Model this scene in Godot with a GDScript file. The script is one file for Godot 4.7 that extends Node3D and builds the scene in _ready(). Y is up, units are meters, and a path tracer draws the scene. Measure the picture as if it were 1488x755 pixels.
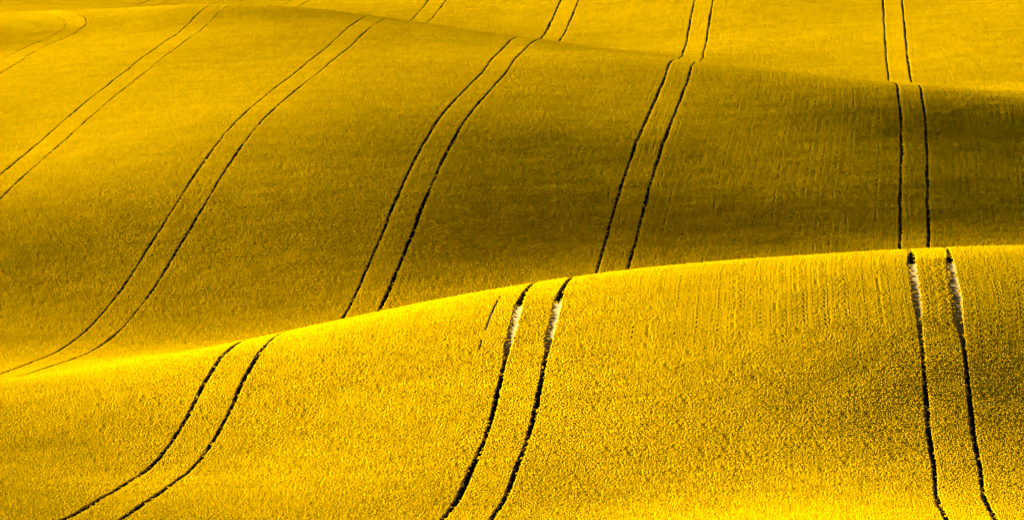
extends Node3D
# Rolling rapeseed field in flower under a low side sun, seen through a long lens.
# Plan coordinates: x to the right, d = distance ahead of the camera (world z = -d).

const CAMERA_HEIGHT := 45.0
const FOCAL := 7000.0 / 755.0          # focal length in picture heights
const SUN_ELEVATION := 8.8
const SUN_BEHIND := 35.0               # degrees from square left towards the far side
const GAUGE := 1.9                     # between the two wheel tracks of a tramline
const CROP_HEIGHT := 1.2

# canopy heights in centimetres: cubic B-spline control values, rows every 10 m of x, columns every 12 m of d
const HEIGHT_TABLE: Array = [
	[2785, 2697, 2608, 2518, 2429, 2339, 2250, 2162, 2076, 1996, 1922, 1857, 1803, 1761, 1733, 1716, 1712, 1717, 1730, 1751, 1778, 1812, 1851, 1896, 1947, 2004, 2066, 2130, 2196, 2260, 2318, 2368, 2411, 2448, 2479, 2508, 2537, 2565, 2594, 2626, 2658, 2692, 2728, 2764, 2802, 2840, 2879, 2919, 2959, 2999, 3039, 3080, 3121, 3161, 3202, 3243, 3284, 3325, 3366, 3407, 3449, 3490, 3531],
	[2775, 2687, 2599, 2510, 2421, 2331, 2242, 2154, 2069, 1988, 1914, 1849, 1796, 1757, 1732, 1721, 1721, 1732, 1750, 1775, 1806, 1843, 1884, 1931, 1983, 2041, 2104, 2170, 2238, 2303, 2361, 2410, 2450, 2483, 2512, 2538, 2565, 2592, 2622, 2653, 2686, 2721, 2757, 2794, 2832, 2871, 2910, 2950, 2990, 3031, 3071, 3112, 3153, 3194, 3235, 3276, 3317, 3358, 3399, 3440, 3481, 3522, 3564],
	[2765, 2677, 2589, 2501, 2413, 2324, 2235, 2147, 2062, 1980, 1905, 1841, 1789, 1752, 1731, 1724, 1731, 1747, 1771, 1800, 1835, 1874, 1918, 1966, 2020, 2078, 2142, 2211, 2281, 2347, 2406, 2453, 2489, 2519, 2544, 2567, 2592, 2619, 2648, 2680, 2713, 2749, 2786, 2823, 2862, 2902, 2941, 2981, 3022, 3063, 3103, 3144, 3185, 3226, 3267, 3308, 3349, 3391, 3432, 3473, 3514, 3555, 3596],
	[2754, 2667, 2579, 2492, 2404, 2316, 2228, 2141, 2054, 1972, 1896, 1830, 1779, 1744, 1727, 1727, 1740, 1763, 1793, 1827, 1865, 1907, 1953, 2003, 2057, 2116, 2181, 2251, 2324, 2394, 2453, 2497, 2529, 2553, 2574, 2595, 2618, 2644, 2674, 2706, 2741, 2777, 2815, 2853, 2892, 2932, 2972, 3013, 3054, 3095, 3135, 3176, 3218, 3259, 3300, 3341, 3382, 3423, 3464, 3506, 3547, 3588, 3629],
	[2743, 2656, 2569, 2482, 2395, 2309, 2221, 2134, 2047, 1963, 1885, 1818, 1766, 1734, 1721, 1727, 1749, 1780, 1816, 1856, 1898, 1943, 1991, 2043, 2097, 2156, 2220, 2291, 2369, 2444, 2503, 2543, 2568, 2585, 2601, 2619, 2642, 2669, 2699, 2732, 2768, 2805, 2844, 2883, 2923, 2963, 3004, 3045, 3086, 3127, 3168, 3209, 3250, 3291, 3332, 3374, 3415, 3456, 3497, 3538, 3579, 3621, 3662],
	[2730, 2643, 2557, 2471, 2385, 2300, 2214, 2127, 2040, 1953, 1872, 1803, 1750, 1719, 1712, 1726, 1757, 1798, 1843, 1887, 1933, 1982, 2033, 2087, 2142, 2198, 2260, 2331, 2415, 2498, 2558, 2591, 2606, 2615, 2625, 2641, 2663, 2691, 2723, 2758, 2795, 2834, 2873, 2913, 2954, 2995, 3035, 3077, 3118, 3159, 3200, 3241, 3283, 3324, 3365, 3406, 3447, 3489, 3530, 3571, 3612, 3653, 3695],
	[2715, 2629, 2543, 2458, 2374, 2290, 2206, 2120, 2032, 1943, 1859, 1785, 1729, 1700, 1698, 1721, 1765, 1818, 1872, 1922, 1971, 2024, 2080, 2136, 2192, 2246, 2303, 2371, 2461, 2558, 2617, 2638, 2639, 2638, 2643, 2658, 2682, 2712, 2747, 2784, 2823, 2863, 2903, 2944, 2985, 3026, 3067, 3109, 3150, 3191, 3233, 3274, 3315, 3357, 3398, 3439, 3480, 3521, 3563, 3604, 3645, 3686, 3727],
	[2700, 2613, 2527, 2442, 2359, 2278, 2197, 2113, 2024, 1933, 1844, 1765, 1705, 1676, 1679, 1712, 1771, 1841, 1906, 1961, 2013, 2072, 2133, 2194, 2252, 2304, 2355, 2413, 2505, 2626, 2679, 2682, 2665, 2652, 2654, 2671, 2698, 2733, 2771, 2811, 2851, 2892, 2934, 2975, 3017, 3058, 3100, 3141, 3183, 3224, 3265, 3307, 3348, 3389, 3431, 3472, 3513, 3554, 3595, 3637, 3678, 3719, 3760],
	[2682, 2595, 2508, 2423, 2341, 2262, 2184, 2103, 2016, 1921, 1830, 1745, 1677, 1647, 1655, 1698, 1773, 1865, 1944, 2004, 2058, 2124, 2193, 2260, 2323, 2376, 2423, 2464, 2544, 2697, 2739, 2715, 2676, 2654, 2657, 2680, 2714, 2754, 2796, 2838, 2881, 2923, 2965, 3007, 3049, 3091, 3132, 3174, 3215, 3257, 3298, 3340, 3381, 3422, 3463, 3505, 3546, 3587, 3628, 3669, 3711, 3752, 3793],
	[2663, 2575, 2487, 2401, 2318, 2239, 2165, 2090, 2004, 1908, 1817, 1729, 1649, 1618, 1628, 1674, 1766, 1889, 1985, 2051, 2106, 2185, 2261, 2335, 2404, 2465, 2521, 2557, 2617, 2791, 2800, 2730, 2667, 2643, 2654, 2689, 2733, 2779, 2824, 2868, 2912, 2955, 2998, 3040, 3082, 3124, 3165, 3207, 3248, 3290, 3331, 3372, 3414, 3455, 3496, 3538, 3579, 3620, 3661, 3702, 3744, 3785, 3826],
	[2642, 2553, 2463, 2375, 2288, 2207, 2135, 2068, 1985, 1885, 1807, 1727, 1626, 1596, 1600, 1640, 1743, 1903, 2023, 2103, 2168, 2254, 2343, 2418, 2485, 2559, 2621, 2665, 2727, 2907, 2836, 2710, 2632, 2624, 2655, 2705, 2758, 2808, 2856, 2901, 2945, 2988, 3031, 3073, 3115, 3157, 3199, 3240, 3282, 3323, 3364, 3406, 3447, 3488, 3529, 3571, 3612, 3653, 3694, 3735, 3776, 3818, 3859],
	[2621, 2531, 2439, 2346, 2253, 2164, 2089, 2030, 1951, 1842, 1797, 1759, 1627, 1597, 1575, 1599, 1698, 1875, 2039, 2171, 2292, 2374, 2443, 2498, 2539, 2594, 2631, 2714, 2763, 2870, 2753, 2628, 2578, 2619, 2685, 2742, 2796, 2845, 2892, 2936, 2980, 3023, 3065, 3107, 3149, 3191, 3232, 3273, 3315, 3356, 3397, 3439, 3480, 3521, 3562, 3603, 3645, 3686, 3727, 3768, 3809, 3850, 3892],
	[2600, 2509, 2415, 2318, 2216, 2112, 2017, 1957, 1885, 1757, 1763, 1849, 1713, 1651, 1549, 1565, 1693, 1841, 2028, 2203, 2338, 2436, 2479, 2525, 2544, 2602, 2612, 2702, 2757, 2721, 2585, 2527, 2546, 2645, 2735, 2792, 2841, 2886, 2930, 2973, 3016, 3058, 3100, 3141, 3183, 3224, 3266, 3307, 3348, 3389, 3431, 3472, 3513, 3554, 3595, 3636, 3678, 3719, 3760, 3801, 3842, 3883, 3924],
	[2579, 2488, 2395, 2295, 2187, 2064, 1929, 1815, 1773, 1692, 1823, 2024, 1927, 1804, 1616, 1531, 1648, 1817, 2001, 2175, 2288, 2389, 2445, 2489, 2516, 2600, 2630, 2676, 2644, 2521, 2436, 2491, 2596, 2716, 2796, 2845, 2888, 2929, 2970, 3011, 3052, 3093, 3135, 3176, 3217, 3258, 3299, 3341, 3382, 3423, 3464, 3505, 3546, 3587, 3628, 3669, 3711, 3752, 3793, 3834, 3875, 3916, 3957],
	[2558, 2469, 2378, 2282, 2176, 2054, 1910, 1779, 1801, 1798, 1958, 2171, 2184, 2031, 1798, 1630, 1622, 1738, 1925, 2085, 2185, 2297, 2354, 2416, 2484, 2615, 2586, 2540, 2477, 2419, 2427, 2579, 2698, 2789, 2848, 2891, 2929, 2968, 3007, 3047, 3088, 3128, 3169, 3210, 3251, 3292, 3333, 3374, 3415, 3456, 3497, 3538, 3579, 3620, 3661, 3702, 3744, 3785, 3826, 3867, 3908, 3949, 3990],
	[2536, 2449, 2363, 2274, 2182, 2080, 1954, 1776, 1737, 1899, 2103, 2252, 2328, 2200, 1972, 1780, 1683, 1689, 1829, 1993, 2089, 2199, 2278, 2359, 2464, 2566, 2485, 2396, 2375, 2441, 2524, 2672, 2779, 2834, 2881, 2923, 2963, 3002, 3042, 3082, 3122, 3162, 3203, 3244, 3285, 3326, 3366, 3407, 3448, 3489, 3530, 3571, 3612, 3653, 3694, 3735, 3777, 3818, 3859, 3900, 3941, 3982, 4023],
	[2510, 2427, 2344, 2264, 2186, 2114, 2043, 1923, 1810, 1945, 2196, 2315, 2382, 2277, 2086, 1898, 1760, 1690, 1737, 1892, 2021, 2111, 2171, 2273, 2422, 2470, 2348, 2324, 2386, 2506, 2607, 2703, 2783, 2838, 2894, 2945, 2990, 3032, 3073, 3114, 3155, 3196, 3236, 3277, 3318, 3359, 3400, 3441, 3481, 3522, 3563, 3604, 3645, 3686, 3727, 3768, 3809, 3851, 3892, 3933, 3974, 4015, 4056],
	[2481, 2399, 2319, 2241, 2166, 2090, 1997, 1849, 1804, 1922, 2143, 2302, 2429, 2344, 2156, 1974, 1826, 1730, 1705, 1772, 1896, 1980, 2041, 2163, 2337, 2381, 2282, 2344, 2468, 2589, 2676, 2738, 2792, 2846, 2907, 2963, 3013, 3059, 3102, 3145, 3186, 3228, 3269, 3310, 3351, 3392, 3433, 3473, 3514, 3555, 3596, 3637, 3678, 3719, 3760, 3801, 3842, 3883, 3924, 3966, 4007, 4048, 4089],
	[2447, 2366, 2286, 2207, 2127, 2042, 1941, 1824, 1802, 1902, 2080, 2233, 2350, 2310, 2163, 2001, 1854, 1740, 1675, 1682, 1764, 1846, 1932, 2071, 2242, 2316, 2296, 2385, 2523, 2642, 2719, 2771, 2817, 2868, 2926, 2983, 3036, 3084, 3130, 3174, 3216, 3259, 3300, 3342, 3383, 3424, 3465, 3506, 3547, 3588, 3629, 3670, 3711, 3752, 3793, 3834, 3875, 3916, 3957, 3998, 4039, 4081, 4122],
	[2410, 2328, 2247, 2166, 2084, 1997, 1904, 1823, 1814, 1894, 2032, 2163, 2253, 2235, 2129, 1991, 1853, 1736, 1660, 1642, 1689, 1764, 1862, 2001, 2155, 2254, 2307, 2410, 2542, 2658, 2739, 2795, 2844, 2894, 2950, 3006, 3059, 3109, 3156, 3202, 3246, 3289, 3331, 3373, 3415, 3456, 3497, 3538, 3580, 3621, 3662, 3703, 3744, 3785, 3826, 3867, 3908, 3949, 3990, 4031, 4072, 4113, 4154],
	[2370, 2288, 2206, 2124, 2041, 1958, 1879, 1823, 1822, 1885, 1990, 2093, 2160, 2151, 2073, 1958, 1835, 1725, 1648, 1620, 1648, 1714, 1814, 1945, 2088, 2206, 2302, 2417, 2545, 2659, 2745, 2811, 2865, 2919, 2974, 3029, 3082, 3133, 3182, 3229, 3274, 3318, 3361, 3404, 3446, 3488, 3529, 3571, 3612, 3653, 3694, 3735, 3776, 3818, 3859, 3900, 3941, 3982, 4023, 4064, 4105, 4146, 4187],
	[2328, 2247, 2165, 2083, 2002, 1926, 1860, 1819, 1821, 1870, 1949, 2028, 2076, 2070, 2010, 1914, 1806, 1707, 1635, 1605, 1623, 1682, 1778, 1902, 2039, 2167, 2287, 2412, 2538, 2653, 2746, 2820, 2882, 2940, 2996, 3052, 3106, 3158, 3208, 3256, 3302, 3347, 3391, 3434, 3477, 3519, 3561, 3602, 3644, 3685, 3727, 3768, 3809, 3850, 3891, 3932, 3973, 4015, 4056, 4097, 4138, 4179, 4220],
	[2287, 2205, 2124, 2044, 1967, 1896, 1840, 1808, 1811, 1849, 1909, 1968, 2003, 1996, 1946, 1866, 1772, 1684, 1619, 1590, 1604, 1658, 1749, 1868, 2001, 2136, 2267, 2399, 2528, 2644, 2743, 2825, 2894, 2957, 3017, 3074, 3129, 3182, 3233, 3282, 3329, 3375, 3420, 3464, 3507, 3550, 3592, 3634, 3676, 3717, 3759, 3800, 3841, 3883, 3924, 3965, 4006, 4047, 4088, 4130, 4171, 4212, 4253],
	[2245, 2164, 2084, 2006, 1933, 1868, 1818, 1792, 1794, 1823, 1868, 1912, 1937, 1929, 1886, 1817, 1735, 1657, 1599, 1573, 1586, 1637, 1724, 1839, 1971, 2108, 2247, 2384, 2516, 2636, 2740, 2828, 2904, 2972, 3035, 3094, 3151, 3206, 3258, 3308, 3356, 3403, 3449, 3493, 3537, 3581, 3623, 3666, 3708, 3749, 3791, 3832, 3874, 3915, 3956, 3998, 4039, 4080, 4121, 4162, 4203, 4244, 4286],
	[2204, 2124, 2045, 1970, 1900, 1840, 1795, 1771, 1772, 1794, 1828, 1860, 1876, 1867, 1829, 1768, 1697, 1628, 1577, 1554, 1567, 1617, 1701, 1813, 1943, 2083, 2226, 2368, 2503, 2627, 2737, 2831, 2913, 2986, 3053, 3114, 3173, 3229, 3282, 3334, 3383, 3431, 3478, 3523, 3567, 3611, 3654, 3697, 3739, 3781, 3823, 3865, 3906, 3948, 3989, 4030, 4071, 4113, 4154, 4195, 4236, 4277, 4318],
]
const TRACK_OFFSET: Dictionary = {
	"first": [0.58, 0.42, 0.27, 0.11, -0.09, -0.24, -0.37, -0.48, -0.51, -0.49, -0.42, -0.31, -0.17, 0.01, 0.18, 0.24, 0.12, -0.15, -0.40, -0.52, -0.56, -0.59, -0.61, -0.62, -0.62, -0.60, -0.57, -0.53, -0.50, -0.46, -0.42],
	"second": [-0.64, -0.40, -0.16, 0.09, 0.17, -0.00, -0.14, -0.22, -0.22, -0.16, -0.06, 0.05, 0.17, 0.28, 0.41, 0.58, 0.76, 0.78, 0.62, 0.38, 0.14, -0.03, -0.15, -0.24, -0.31, -0.36, -0.41, -0.45, -0.49, -0.52, -0.56],
	"third": [-0.05, -0.02, 0.02, 0.05, 0.04, -0.02, 0.02, 0.04, 0.05, 0.03, -0.01, -0.04, -0.06, -0.05, -0.02, 0.09, 0.24, 0.27, 0.19, 0.14, 0.13, 0.12, 0.06, -0.10, -0.25, -0.38, -0.50, -0.60, -0.71, -0.80, -0.90],
	"fourth": [0.33, 0.28, 0.23, 0.18, 0.13, 0.08, 0.02, -0.01, 0.01, 0.01, -0.03, -0.06, -0.18, -0.29, -0.31, -0.36, -0.45, -0.56, -0.60, -0.54, -0.36, -0.15, -0.03, -0.15, -0.34, -0.51, -0.66, -0.80, -0.93, -1.06, -1.18],
	"fifth": [0.31, 0.41, 0.50, 0.59, 0.67, 0.76, 0.83, 0.89, 0.94, 0.96, 0.95, 0.90, 0.80, 0.62, 0.36, 0.08, -0.19, -0.51, -0.80, -0.90, -0.81, -0.70, -0.58, -0.46, -0.33, -0.21, -0.10, 0.02, 0.13, 0.24, 0.35],
	"sixth": [-0.24, -0.07, 0.09, 0.26, 0.44, 0.61, 0.78, 0.95, 1.12, 1.28, 1.43, 1.56, 1.66, 1.73, 1.75, 1.70, 1.58, 1.35, 1.06, 0.83, 0.57, 0.31, 0.05, -0.19, -0.38, -0.53, -0.67, -0.79, -0.91, -1.02, -1.13],
}
const X_START := -150.0
const X_STEP := 10.0
const D_START := 110.0
const D_STEP := 12.0
const SHORT_CROP := 0.09
const NEAR_D := 158.0
const FAR_D := 556.0

# key of the offset table, place across in gauges, first and last distance, label
const TRAMLINES: Array = [
	["first", 1.7, 158.0, 556.0, "straight tramline notching the near brow, slim pale soil beside dark track walls, darkest slope beyond"],
	["second", -8.5, 158.0, 556.0, "tramline with cream soil in both tracks under the near brow, one missed row beside it"],
	["third", -16.0, 158.0, 556.0, "tramline curving in dark ragged tracks round the lower end of the near hill"],
	["fourth", -23.5, 158.0, 556.0, "long tramline sweeping in one bow from the bright valley floor up the middle ridge"],
	["fifth", -31.4, 158.0, 556.0, "thin broken tramline climbing the brightest shoulder of the middle ridge"],
	["sixth", -39.5, 158.0, 464.0, "faint tramline that bends aside just before the top of the middle ridge"],
	["seventh", -39.5, 488.0, 556.0, "very short faint tramline high on the far slope, above the bending one"],
]
# the line that swings aside before the ridge top: distance, place across
const BENDING_LINE: Array = [[150.0, -72.2], [380.0, -72.2], [400.0, -72.5], [411.0, -72.8], [420.0, -73.4], [428.0, -73.2], [434.0, -72.3], [439.0, -71.8], [443.0, -72.3], [448.0, -73.8], [455.0, -75.8], [463.0, -78.5], [480.0, -85.0]]
# rows the drill missed: place across, first and last distance, width
const MISSED_ROWS: Array = [[-17.5, 223.0, 238.0, 0.13]]

var control := PackedFloat32Array()
var nx := 0
var nd := 0
var rng := RandomNumberGenerator.new()
var mottle := FastNoiseLite.new()
var drift := FastNoiseLite.new()
var patchy := FastNoiseLite.new()
var row_noise := FastNoiseLite.new()


func _ready() -> void:
	# ---- camera, sky, sun, exposure
	var cam := Camera3D.new()
	cam.name = "camera"
	add_child(cam)
	cam.position = Vector3(0, CAMERA_HEIGHT, 0)
	cam.rotation = Vector3(-deg_to_rad(5.12247), deg_to_rad(4.09376), 0)
	cam.fov = rad_to_deg(2.0 * atan(0.5 / FOCAL))
	cam.near = 1.0
	cam.far = 9000.0
	cam.current = true
	var env := Environment.new()
	env.tonemap_mode = Environment.TONE_MAPPER_LINEAR
	env.tonemap_exposure = 8.5
	env.background_mode = Environment.BG_SKY
	var sky_material := ProceduralSkyMaterial.new()
	sky_material.sky_top_color = Color(0.30, 0.36, 0.46)
	sky_material.sky_horizon_color = Color(0.62, 0.56, 0.46)
	sky_material.sky_curve = 0.12
	sky_material.ground_bottom_color = Color(0.25, 0.2, 0.08)
	sky_material.ground_horizon_color = Color(0.5, 0.42, 0.25)
	sky_material.sun_angle_max = 12.0
	sky_material.sky_energy_multiplier = 0.26
	sky_material.ground_energy_multiplier = 0.3
	var sky := Sky.new()
	sky.sky_material = sky_material
	env.sky = sky
	env.sdfgi_enabled = true
	env.ssao_enabled = true
	env.ssil_enabled = true
	var world := WorldEnvironment.new()
	world.name = "world_environment"
	world.environment = env
	add_child(world)
	var sun := DirectionalLight3D.new()
	sun.name = "sun"
	sun.light_color = Color(1.0, 0.93, 0.80)
	sun.light_energy = 1.6
	sun.light_angular_distance = 3.0
	sun.shadow_enabled = true
	add_child(sun)
	var el := deg_to_rad(SUN_ELEVATION)
	var az := deg_to_rad(SUN_BEHIND)
	var to_sun := Vector3(-cos(az) * cos(el), sin(el), -sin(az) * cos(el))
	sun.look_at_from_position(to_sun * 100.0, Vector3.ZERO, Vector3.UP)

	# ---- the land
	rng.seed = 20240513
	mottle.seed = 11
	mottle.frequency = 0.25
	mottle.fractal_octaves = 2
	drift.seed = 5
	drift.frequency = 0.03
	drift.fractal_octaves = 3
	row_noise.seed = 21
	row_noise.frequency = 0.12
	row_noise.fractal_octaves = 2
	patchy.seed = 8
	patchy.frequency = 0.12
	patchy.fractal_octaves = 2
	nx = HEIGHT_TABLE.size()
	nd = HEIGHT_TABLE[0].size()
	for row in HEIGHT_TABLE:
		for v in row:
			control.append(v * 0.01)
	build_ground()
	build_tramlines()
	build_crop()


# ------------------------------------------------------------------ land form
func weights(t: float) -> Array:
	var u := 1.0 - t
	return [u * u * u / 6.0, (3.0 * t * t * t - 6.0 * t * t + 4.0) / 6.0, (-3.0 * t * t * t + 3.0 * t * t + 3.0 * t + 1.0) / 6.0, t * t * t / 6.0]


func canopy(x: float, d: float) -> float:
	var fx := clampf((x - X_START) / X_STEP, 0.0, nx - 3.0001)
	var fd := clampf((d - D_START) / D_STEP, 0.0, nd - 3.0001)
	var ix := int(fx)
	var id := int(fd)
	var bx := weights(fx - ix)
	var bd := weights(fd - id)
	var h := 0.0
	for i in 4:
		var k := (ix + i) * nd + id
		h += bx[i] * (control[k] * bd[0] + control[k + 1] * bd[1] + control[k + 2] * bd[2] + control[k + 3] * bd[3])
	if d < 150.0:                       # the near bank rises to the place the camera stands on
		var bank := CAMERA_HEIGHT - 1.9 - 0.165 * maxf(d, -20.0)
		h = lerpf(h, bank, smoothstep(150.0, 110.0, d))
	return h


func top(x: float, d: float) -> float:         # canopy with the unevenness of the stand
	return canopy(x, d) + 0.010 * mottle.get_noise_2d(x, d) + 0.012 * patchy.get_noise_2d(x, d)


func track_x(line: int, d: float) -> float:    # middle of a tramline
	var off: Array = TRACK_OFFSET["sixth" if line == 6 else TRAMLINES[line][0]]
	var f := clampf((d - 150.0) / 15.0, 0.0, off.size() - 1.001)
	var i := int(f)
	var t := f - i
	t = t * t * (3.0 - 2.0 * t)
	var x: float = (TRAMLINES[line][1] + 0.5) * GAUGE + lerpf(off[i], off[i + 1], t)
	if line == 5:
		for k in BENDING_LINE.size() - 1:
			if d >= BENDING_LINE[k][0] and d <= BENDING_LINE[k + 1][0]:
				var before: float = BENDING_LINE[maxi(k - 1, 0)][1]
				var after: float = BENDING_LINE[mini(k + 2, BENDING_LINE.size() - 1)][1]
				x = cubic_interpolate(BENDING_LINE[k][1], BENDING_LINE[k + 1][1], before, after, inverse_lerp(BENDING_LINE[k][0], BENDING_LINE[k + 1][0], d))
	return x + 0.05 * patchy.get_noise_2d(line * 91.0, d * 0.9)


func bare(line: int, side: int, d: float) -> float:   # 1 where a track runs over the eroded, pale, thin-cropped brow
	if line == 1: return smoothstep(220.5, 224.0, d) * smoothstep(239.0, 232.0, d)
	if line == 0 and side == 1: return smoothstep(218.0, 224.0, d) * smoothstep(244.0, 238.0, d)
	if line == 0: return smoothstep(223.5, 228.0, d) * smoothstep(244.0, 238.0, d)
	return 0.0


func crop_depth(x: float, d: float) -> float:        # height of the plants; short on the brow beside the bare tracks
	if d < 212.0 or d > 250.0: return CROP_HEIGHT
	var b := 0.0
	for line in 2:
		var m := maxf(bare(line, 0, d), bare(line, 1, d))
		if m > 0.0:
			b = maxf(b, m * smoothstep(4.5, 2.2, absf(x - track_x(line, d))))
	return lerpf(CROP_HEIGHT, SHORT_CROP, b)


func gap_width(line: int, side: int, d: float) -> float:
	var w := 0.255 + 0.10 * patchy.get_noise_2d(line * 37.0 + side * 11.0, d * 0.5)
	if line >= 3: w -= 0.05
	if line >= 4: w -= 0.03 + 0.10 * maxf(0.0, patchy.get_noise_2d(line * 17.0 + side * 5.0, d * 0.35))
	if line == 5: w -= 0.01
	return maxf(w, 0.1) + 0.05 * bare(line, side, d)


func mark(o: Node3D, label: String, category: String, kind := "", group := "") -> void:
	if label: o.set_meta("label", label)
	if category: o.set_meta("category", category)
	if kind: o.set_meta("kind", kind)
	if group: o.set_meta("group", group)


func soil_material(base: Color, spread: float) -> StandardMaterial3D:
	var m := StandardMaterial3D.new()
	var noise := FastNoiseLite.new()
	noise.seed = 3
	noise.frequency = 0.02
	noise.fractal_octaves = 5
	var tex := NoiseTexture2D.new()
	tex.width = 512
	tex.height = 512
	tex.seamless = true
	tex.noise = noise
	var ramp := Gradient.new()
	ramp.set_color(0, (base * (1.0 - spread)).linear_to_srgb())
	ramp.set_color(1, (base * (1.0 + spread)).linear_to_srgb())
	tex.color_ramp = ramp
	m.albedo_texture = tex
	m.uv1_triplanar = true
	m.uv1_world_triplanar = true
	m.uv1_scale = Vector3(0.6, 0.6, 0.6)
	m.roughness = 0.95
	m.metallic_specular = 0.2
	return m


func build_ground() -> void:
	var xs := PackedFloat32Array([-5000, -2500, -1200, -600, -350, -220])
	var x := -150.0
	while x <= 70.0:
		xs.append(x)
		x += 1.0
	xs.append_array(PackedFloat32Array([90, 140, 250, 500, 1200, 2500, 5000]))
	var ds := PackedFloat32Array([-3000, -1000, -300, -80, -20])
	var d := 0.0
	while d <= 830.0:
		ds.append(d)
		d += 2.0
	ds.append_array(PackedFloat32Array([900, 1100, 1600, 2600, 6000]))
	var st := SurfaceTool.new()
	st.begin(Mesh.PRIMITIVE_TRIANGLES)
	for dd in ds:
		for xx in xs:
			st.add_vertex(Vector3(xx, canopy(xx, dd) - crop_depth(xx, dd), -dd))
	var n := xs.size()
	for j in ds.size() - 1:
		for i in n - 1:
			var a := j * n + i
			for k in [a, a + n, a + 1, a + 1, a + n, a + n + 1]:
				st.add_index(k)
	st.generate_normals()
	var o := MeshInstance3D.new()
	o.name = "ground"
	o.mesh = st.commit()
	o.material_override = soil_material(Color(0.44, 0.31, 0.09), 0.3)
	add_child(o)
	mark(o, "bare brown soil of the rolling hills under the crop", "ground", "structure")


func build_tramlines() -> void:
	var soil := soil_material(Color(0.44, 0.31, 0.09), 0.3)
	for line in TRAMLINES.size():
		var root := Node3D.new()
		root.name = "tramline" if line == 0 else "tramline_%03d" % line
		add_child(root)
		mark(root, TRAMLINES[line][4], "tramline", "structure", "tramlines through the rapeseed")
		for side in 2:
			var st := SurfaceTool.new()
			st.begin(Mesh.PRIMITIVE_TRIANGLES)
			var count := 0
			var d: float = TRAMLINES[line][2]
			while d <= TRAMLINES[line][3]:
				var c := track_x(line, d) + (side - 0.5) * GAUGE
				var hw := gap_width(line, side, d) * 0.5 + 0.06
				var b := bare(line, side, d)
				for q in 4:
					var xx: float = c + [-hw - 0.12 * b, -hw, 0.0, hw][q]
					st.add_vertex(Vector3(xx, canopy(xx, d) - crop_depth(xx, d) + [0.02, 0.05, 0.035, 0.06][q], -d))
				count += 1
				d += 1.0
			for j in count - 1:
				for q in 3:
					var a := j * 4 + q
					for k in [a, a + 4, a + 1, a + 1, a + 4, a + 5]:
						st.add_index(k)
			st.generate_normals()
			var o := MeshInstance3D.new()
			o.name = "wheel_track"
			o.mesh = st.commit()
			o.material_override = soil
			root.add_child(o, true)


# ------------------------------------------------------------------ the crop
func add_head(v: PackedVector3Array, n: PackedVector3Array, c: PackedColorArray, idx: PackedInt32Array, at: Vector3, r: float, tall: float, tone: Color) -> void:
	var base := v.size()
	var turn := rng.randf() * TAU
	v.append(at)
	n.append(Vector3.UP)
	c.append(tone)
	for ring in 2:
		for k in 5:
			var a := turn + TAU * k / 5.0 + ring * 0.6
			var rr := r * (rng.randf_range(0.8, 1.2)) * (0.75 if ring == 0 else 1.1)
			var y := -tall * (0.3 if ring == 0 else 1.0) * rng.randf_range(0.7, 1.2)
			v.append(at + Vector3(cos(a) * rr, y, sin(a) * rr))
			n.append(Vector3(cos(a), 2.2 if ring == 0 else 1.0, sin(a)).normalized())
			c.append(tone)
	for k in 5:
		var k2 := (k + 1) % 5
		idx.append_array(PackedInt32Array([base, base + 1 + k, base + 1 + k2]))
		idx.append_array(PackedInt32Array([base + 1 + k, base + 6 + k, base + 1 + k2, base + 1 + k2, base + 6 + k, base + 6 + k2]))


func add_blade(v: PackedVector3Array, n: PackedVector3Array, c: PackedColorArray, idx: PackedInt32Array, a: Vector3, b: Vector3, half: Vector3, tone: Color) -> void:
	var base := v.size()
	var up := (b - a).cross(half).normalized()
	for p in [a - half, a + half, b - half * 0.6, b + half * 0.6]:
		v.append(p)
		n.append(up)
		c.append(tone)
	idx.append_array(PackedInt32Array([base, base + 1, base + 2, base + 2, base + 1, base + 3]))


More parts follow.
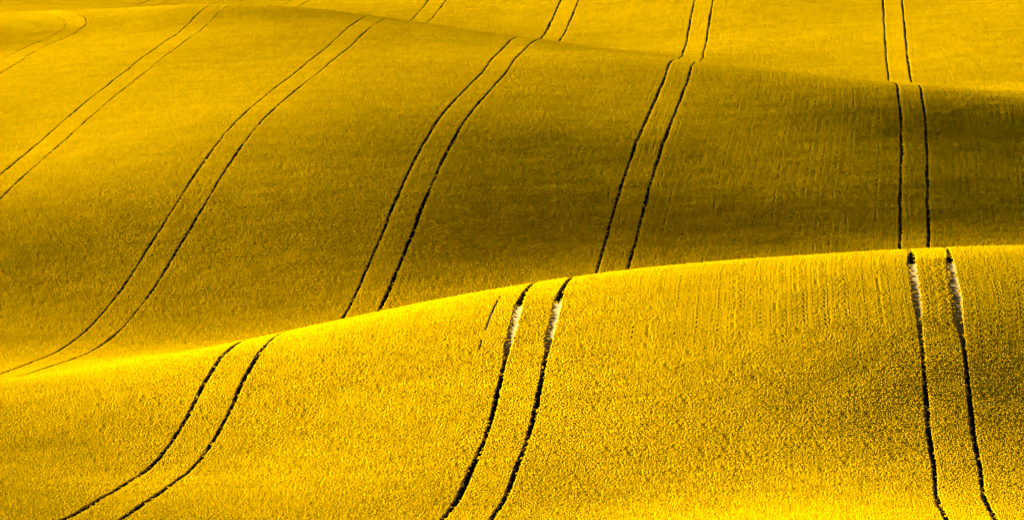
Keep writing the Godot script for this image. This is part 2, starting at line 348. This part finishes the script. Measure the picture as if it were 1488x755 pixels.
func plant_mesh(wide: float, long: float, open_row: float, slit: float, material: Material) -> ArrayMesh:
	# a piece of the stand: racemes on stems over leaves; y = 0 is the top of the canopy
	var v := PackedVector3Array()
	var n := PackedVector3Array()
	var c := PackedColorArray()
	var idx := PackedInt32Array()
	var from := rng.randf_range(-1.1, 0.1)         # stretch along which the gap between drill rows stays open
	var to := from + rng.randf_range(0.6, 1.3)
	var across := int(round(wide / 0.063))
	var along := int(round(long / 0.063))
	for i in across:
		for j in along:
			var x := (i + 0.5 + rng.randf_range(-1.0, 1.0)) / across * wide
			x = fposmod(x, wide) - wide * 0.5
			var z := (j + 0.5 + rng.randf_range(-1.0, 1.0)) / along * long
			z = fposmod(z, long) - long * 0.5
			if slit > 0.0 and (absf(x - open_row) < slit or absf(x - open_row - 0.5) < slit or absf(x - open_row + 0.5) < slit) and z > from and z < to and rng.randf() < rng.randf_range(0.45, 0.85): continue
			if rng.randf() < 0.05: continue
			var y := rng.randf_range(-0.012, 0.010) + (rng.randf_range(0.01, 0.04) if rng.randf() < 0.03 else 0.0)
			var t := rng.randf_range(0.82, 1.06)
			var tone := Color(0.80 * t, 0.522 * t * rng.randf_range(0.95, 1.04), 0.003)
			if rng.randf() < 0.035: tone = Color(0.46, 0.33, 0.01)
			add_head(v, n, c, idx, Vector3(x, y, z), rng.randf_range(0.034, 0.053), rng.randf_range(0.015, 0.028), tone)
			if rng.randf() < 0.4:
				var lean := Vector3(rng.randf_range(-0.05, 0.05), 0, rng.randf_range(-0.05, 0.05))
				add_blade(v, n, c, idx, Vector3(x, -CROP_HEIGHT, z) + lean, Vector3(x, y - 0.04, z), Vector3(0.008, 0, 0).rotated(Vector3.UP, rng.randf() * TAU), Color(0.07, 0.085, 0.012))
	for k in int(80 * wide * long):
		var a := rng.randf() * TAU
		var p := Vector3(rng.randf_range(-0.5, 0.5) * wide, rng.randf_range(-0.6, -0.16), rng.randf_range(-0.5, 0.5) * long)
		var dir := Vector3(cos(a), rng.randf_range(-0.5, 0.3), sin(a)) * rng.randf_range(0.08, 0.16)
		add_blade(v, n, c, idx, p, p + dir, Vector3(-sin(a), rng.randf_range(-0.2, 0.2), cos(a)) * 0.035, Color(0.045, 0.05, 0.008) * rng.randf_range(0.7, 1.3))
	var arrays := []
	arrays.resize(Mesh.ARRAY_MAX)
	arrays[Mesh.ARRAY_VERTEX] = v
	arrays[Mesh.ARRAY_NORMAL] = n
	arrays[Mesh.ARRAY_COLOR] = c
	arrays[Mesh.ARRAY_INDEX] = idx
	var mesh := ArrayMesh.new()
	mesh.add_surface_from_arrays(Mesh.PRIMITIVE_TRIANGLES, arrays)
	mesh.surface_set_material(0, material)
	return mesh


func hill_of(x: float, d: float) -> int:
	if d < 268.0: return 0
	var behind := 408.0 + maxf(0.0, -x) * 1.05 if x > -52.0 else 462.0
	return 1 if d < minf(behind, 468.0) else 2


func open_rows(x: float, d: float) -> bool:
	# where a gap between drill rows shows: often on the brow of the near hill, here and there on the middle ridge
	var share := smoothstep(212.0, 226.0, d) * smoothstep(247.0, 240.0, d) * smoothstep(-16.0, -7.0, x) * 0.9
	if d > 290.0: share = 0.58 * smoothstep(410.0, 390.0, d) * smoothstep(-34.0, -8.0, x)
	return row_noise.get_noise_2d(floorf(x * 2.0) * 40.0, d) * 0.5 + 0.5 < share * 0.85


func place(spots: Array, tints: Array, m: int, x: float, d: float, y: float, size: float, slide: float) -> void:
	var hx := top(x + 0.5, d) - top(x - 0.5, d)
	var hd := top(x, d + 0.5) - top(x, d - 0.5)
	var h := hill_of(x, d)
	spots[h][m].append(Transform3D(Basis(Vector3(1, hx, 0) * size, Vector3(0, 1, 0), Vector3(-slide, -hd, 1) * size), Vector3(x, y, -d)))
	var t := rng.randf_range(0.85, 1.03)
	tints[h][m].append(Color(t, t, t))


func build_crop() -> void:
	var petals := StandardMaterial3D.new()
	petals.vertex_color_use_as_albedo = true
	petals.roughness = 0.85
	petals.metallic_specular = 0.0
	petals.cull_mode = BaseMaterial3D.CULL_DISABLED
	var meshes: Array = []
	for k in 7: meshes.append(plant_mesh(1.0, 1.0, 0.0, 0.0, petals))
	for k in 3: meshes.append(plant_mesh(1.0, 1.0, -0.25, 0.042, petals))
	for k in 3: meshes.append(plant_mesh(1.0, 1.0, -0.02, 0.042, petals))
	for k in 4: meshes.append(plant_mesh(0.2, 0.4, 0.0, 0.0, petals))
	var spots: Array = []
	var tints: Array = []
	for h in 3:
		spots.append([])
		tints.append([])
		for m in meshes.size():
			spots[h].append([])
			tints[h].append([])
	var d := NEAR_D + 0.5
	while d < FAR_D:
		var left := -1262.0 / 7000.0 * d - 12.0
		var right := 248.0 / 7000.0 * d + 12.0
		var gaps: Array = []
		for line in TRAMLINES.size():
			if d < TRAMLINES[line][2] or d > TRAMLINES[line][3]: continue
			var slide := track_x(line, d + 0.5) - track_x(line, d - 0.5)
			for side in 2:
				var c := track_x(line, d) + (side - 0.5) * GAUGE
				var w := gap_width(line, side, d)
				var b := bare(line, side, d)
				gaps.append([c - w * 0.5 - 0.12 * b, c + w * 0.5, slide])
				# ragged edges: single plants lean into the track
				for e in 2:
					for k in 2:
						if rng.randf() < 0.4: continue
						var dd := d + rng.randf_range(-0.5, 0.5)
						var into := rng.randf_range(-0.08, 0.035)
						var xx := c - w * 0.5 - 0.12 * b + into if e == 0 else c + w * 0.5 - into
						place(spots, tints, rng.randi_range(13, 16), xx, dd, top(xx, dd) - rng.randf_range(0.0, 0.06), rng.randf_range(0.6, 1.1), slide)
				# a few stunted plants on the bare brow
				if b > 0.1:
					for k in 2:
						var dd := d + rng.randf_range(-0.5, 0.5)
						var xx := c - w * 0.5 + rng.randf_range(-0.12, 0.03) * b
						place(spots, tints, rng.randi_range(13, 16), xx, dd, canopy(xx, dd) - crop_depth(xx, dd) + rng.randf_range(0.05, 0.075), rng.randf_range(0.6, 1.0), slide)
		for row in MISSED_ROWS:
			if d > row[1] and d < row[2] and rng.randf() < 0.8:
				gaps.append([row[0] - row[3] * 0.5, row[0] + row[3] * 0.5, 0.0])
		gaps.sort_custom(func(a, b): return a[0] < b[0])
		var from := left
		for g in gaps.size() + 1:
			var to: float = gaps[g][0] if g < gaps.size() else right
			var slide: float = gaps[mini(g, gaps.size() - 1)][2]
			if to - from > 0.12:
				var count := maxi(1, int(round(to - from)))
				var w := (to - from) / count
				for q in count:
					var x: float = from + (q + 0.5) * w
					var y := top(x, d)
					var hx := (top(x + 0.5, d) - top(x - 0.5, d))
					var hd := (top(x, d + 0.5) - top(x, d - 0.5))
					var turned := 1.0 if rng.randf() < 0.5 else -1.0
					var basis := Basis(Vector3(w, hx * w, 0) * turned, Vector3(0, 1, 0), Vector3(-slide, -hd, 1) * turned)
					var m := rng.randi_range(0, 6)
					if open_rows(x, d):
						turned = 1.0
						basis = Basis(Vector3(w, hx * w, 0), Vector3(0, 1, 0), Vector3(-slide, -hd, 1))
						m = (7 if row_noise.get_noise_2d(floorf(x) * 70.0, 9.0) < 0.0 else 10) + rng.randi_range(0, 2)
					var h := hill_of(x, d)
					spots[h][m].append(Transform3D(basis, Vector3(x, y, -d)))
					var t := 1.0 + 0.10 * drift.get_noise_2d(x, d) + 0.09 * mottle.get_noise_2d(x * 0.8 + 500.0, d) + rng.randf_range(-0.02, 0.02)
					tints[h][m].append(Color(t, t, t))
			if g < gaps.size(): from = gaps[g][1]
		d += 1.0
	var labels := ["yellow flowering rapeseed covering the near sunlit hill below its rounded brow",
		"yellow flowering rapeseed on the long middle ridge with the dark shaded face",
		"yellow flowering rapeseed on the bright far slope behind the middle ridge"]
	var total := 0
	for h in 3:
		var root := Node3D.new()
		root.name = "rapeseed_crop" if h == 0 else "rapeseed_crop_%03d" % h
		add_child(root)
		mark(root, labels[h], "rapeseed", "stuff")
		for m in meshes.size():
			if spots[h][m].is_empty(): continue
			var mm := MultiMesh.new()
			mm.transform_format = MultiMesh.TRANSFORM_3D
			mm.use_colors = true
			mm.mesh = meshes[m]
			mm.instance_count = spots[h][m].size()
			for k in mm.instance_count:
				mm.set_instance_transform(k, spots[h][m][k])
				mm.set_instance_color(k, tints[h][m][k])
			total += mm.instance_count
			var o := MultiMeshInstance3D.new()
			o.name = "flowering_plants"
			o.multimesh = mm
			o.set_meta("kind", "stuff")
			root.add_child(o, true)
	print("crop pieces ", total)
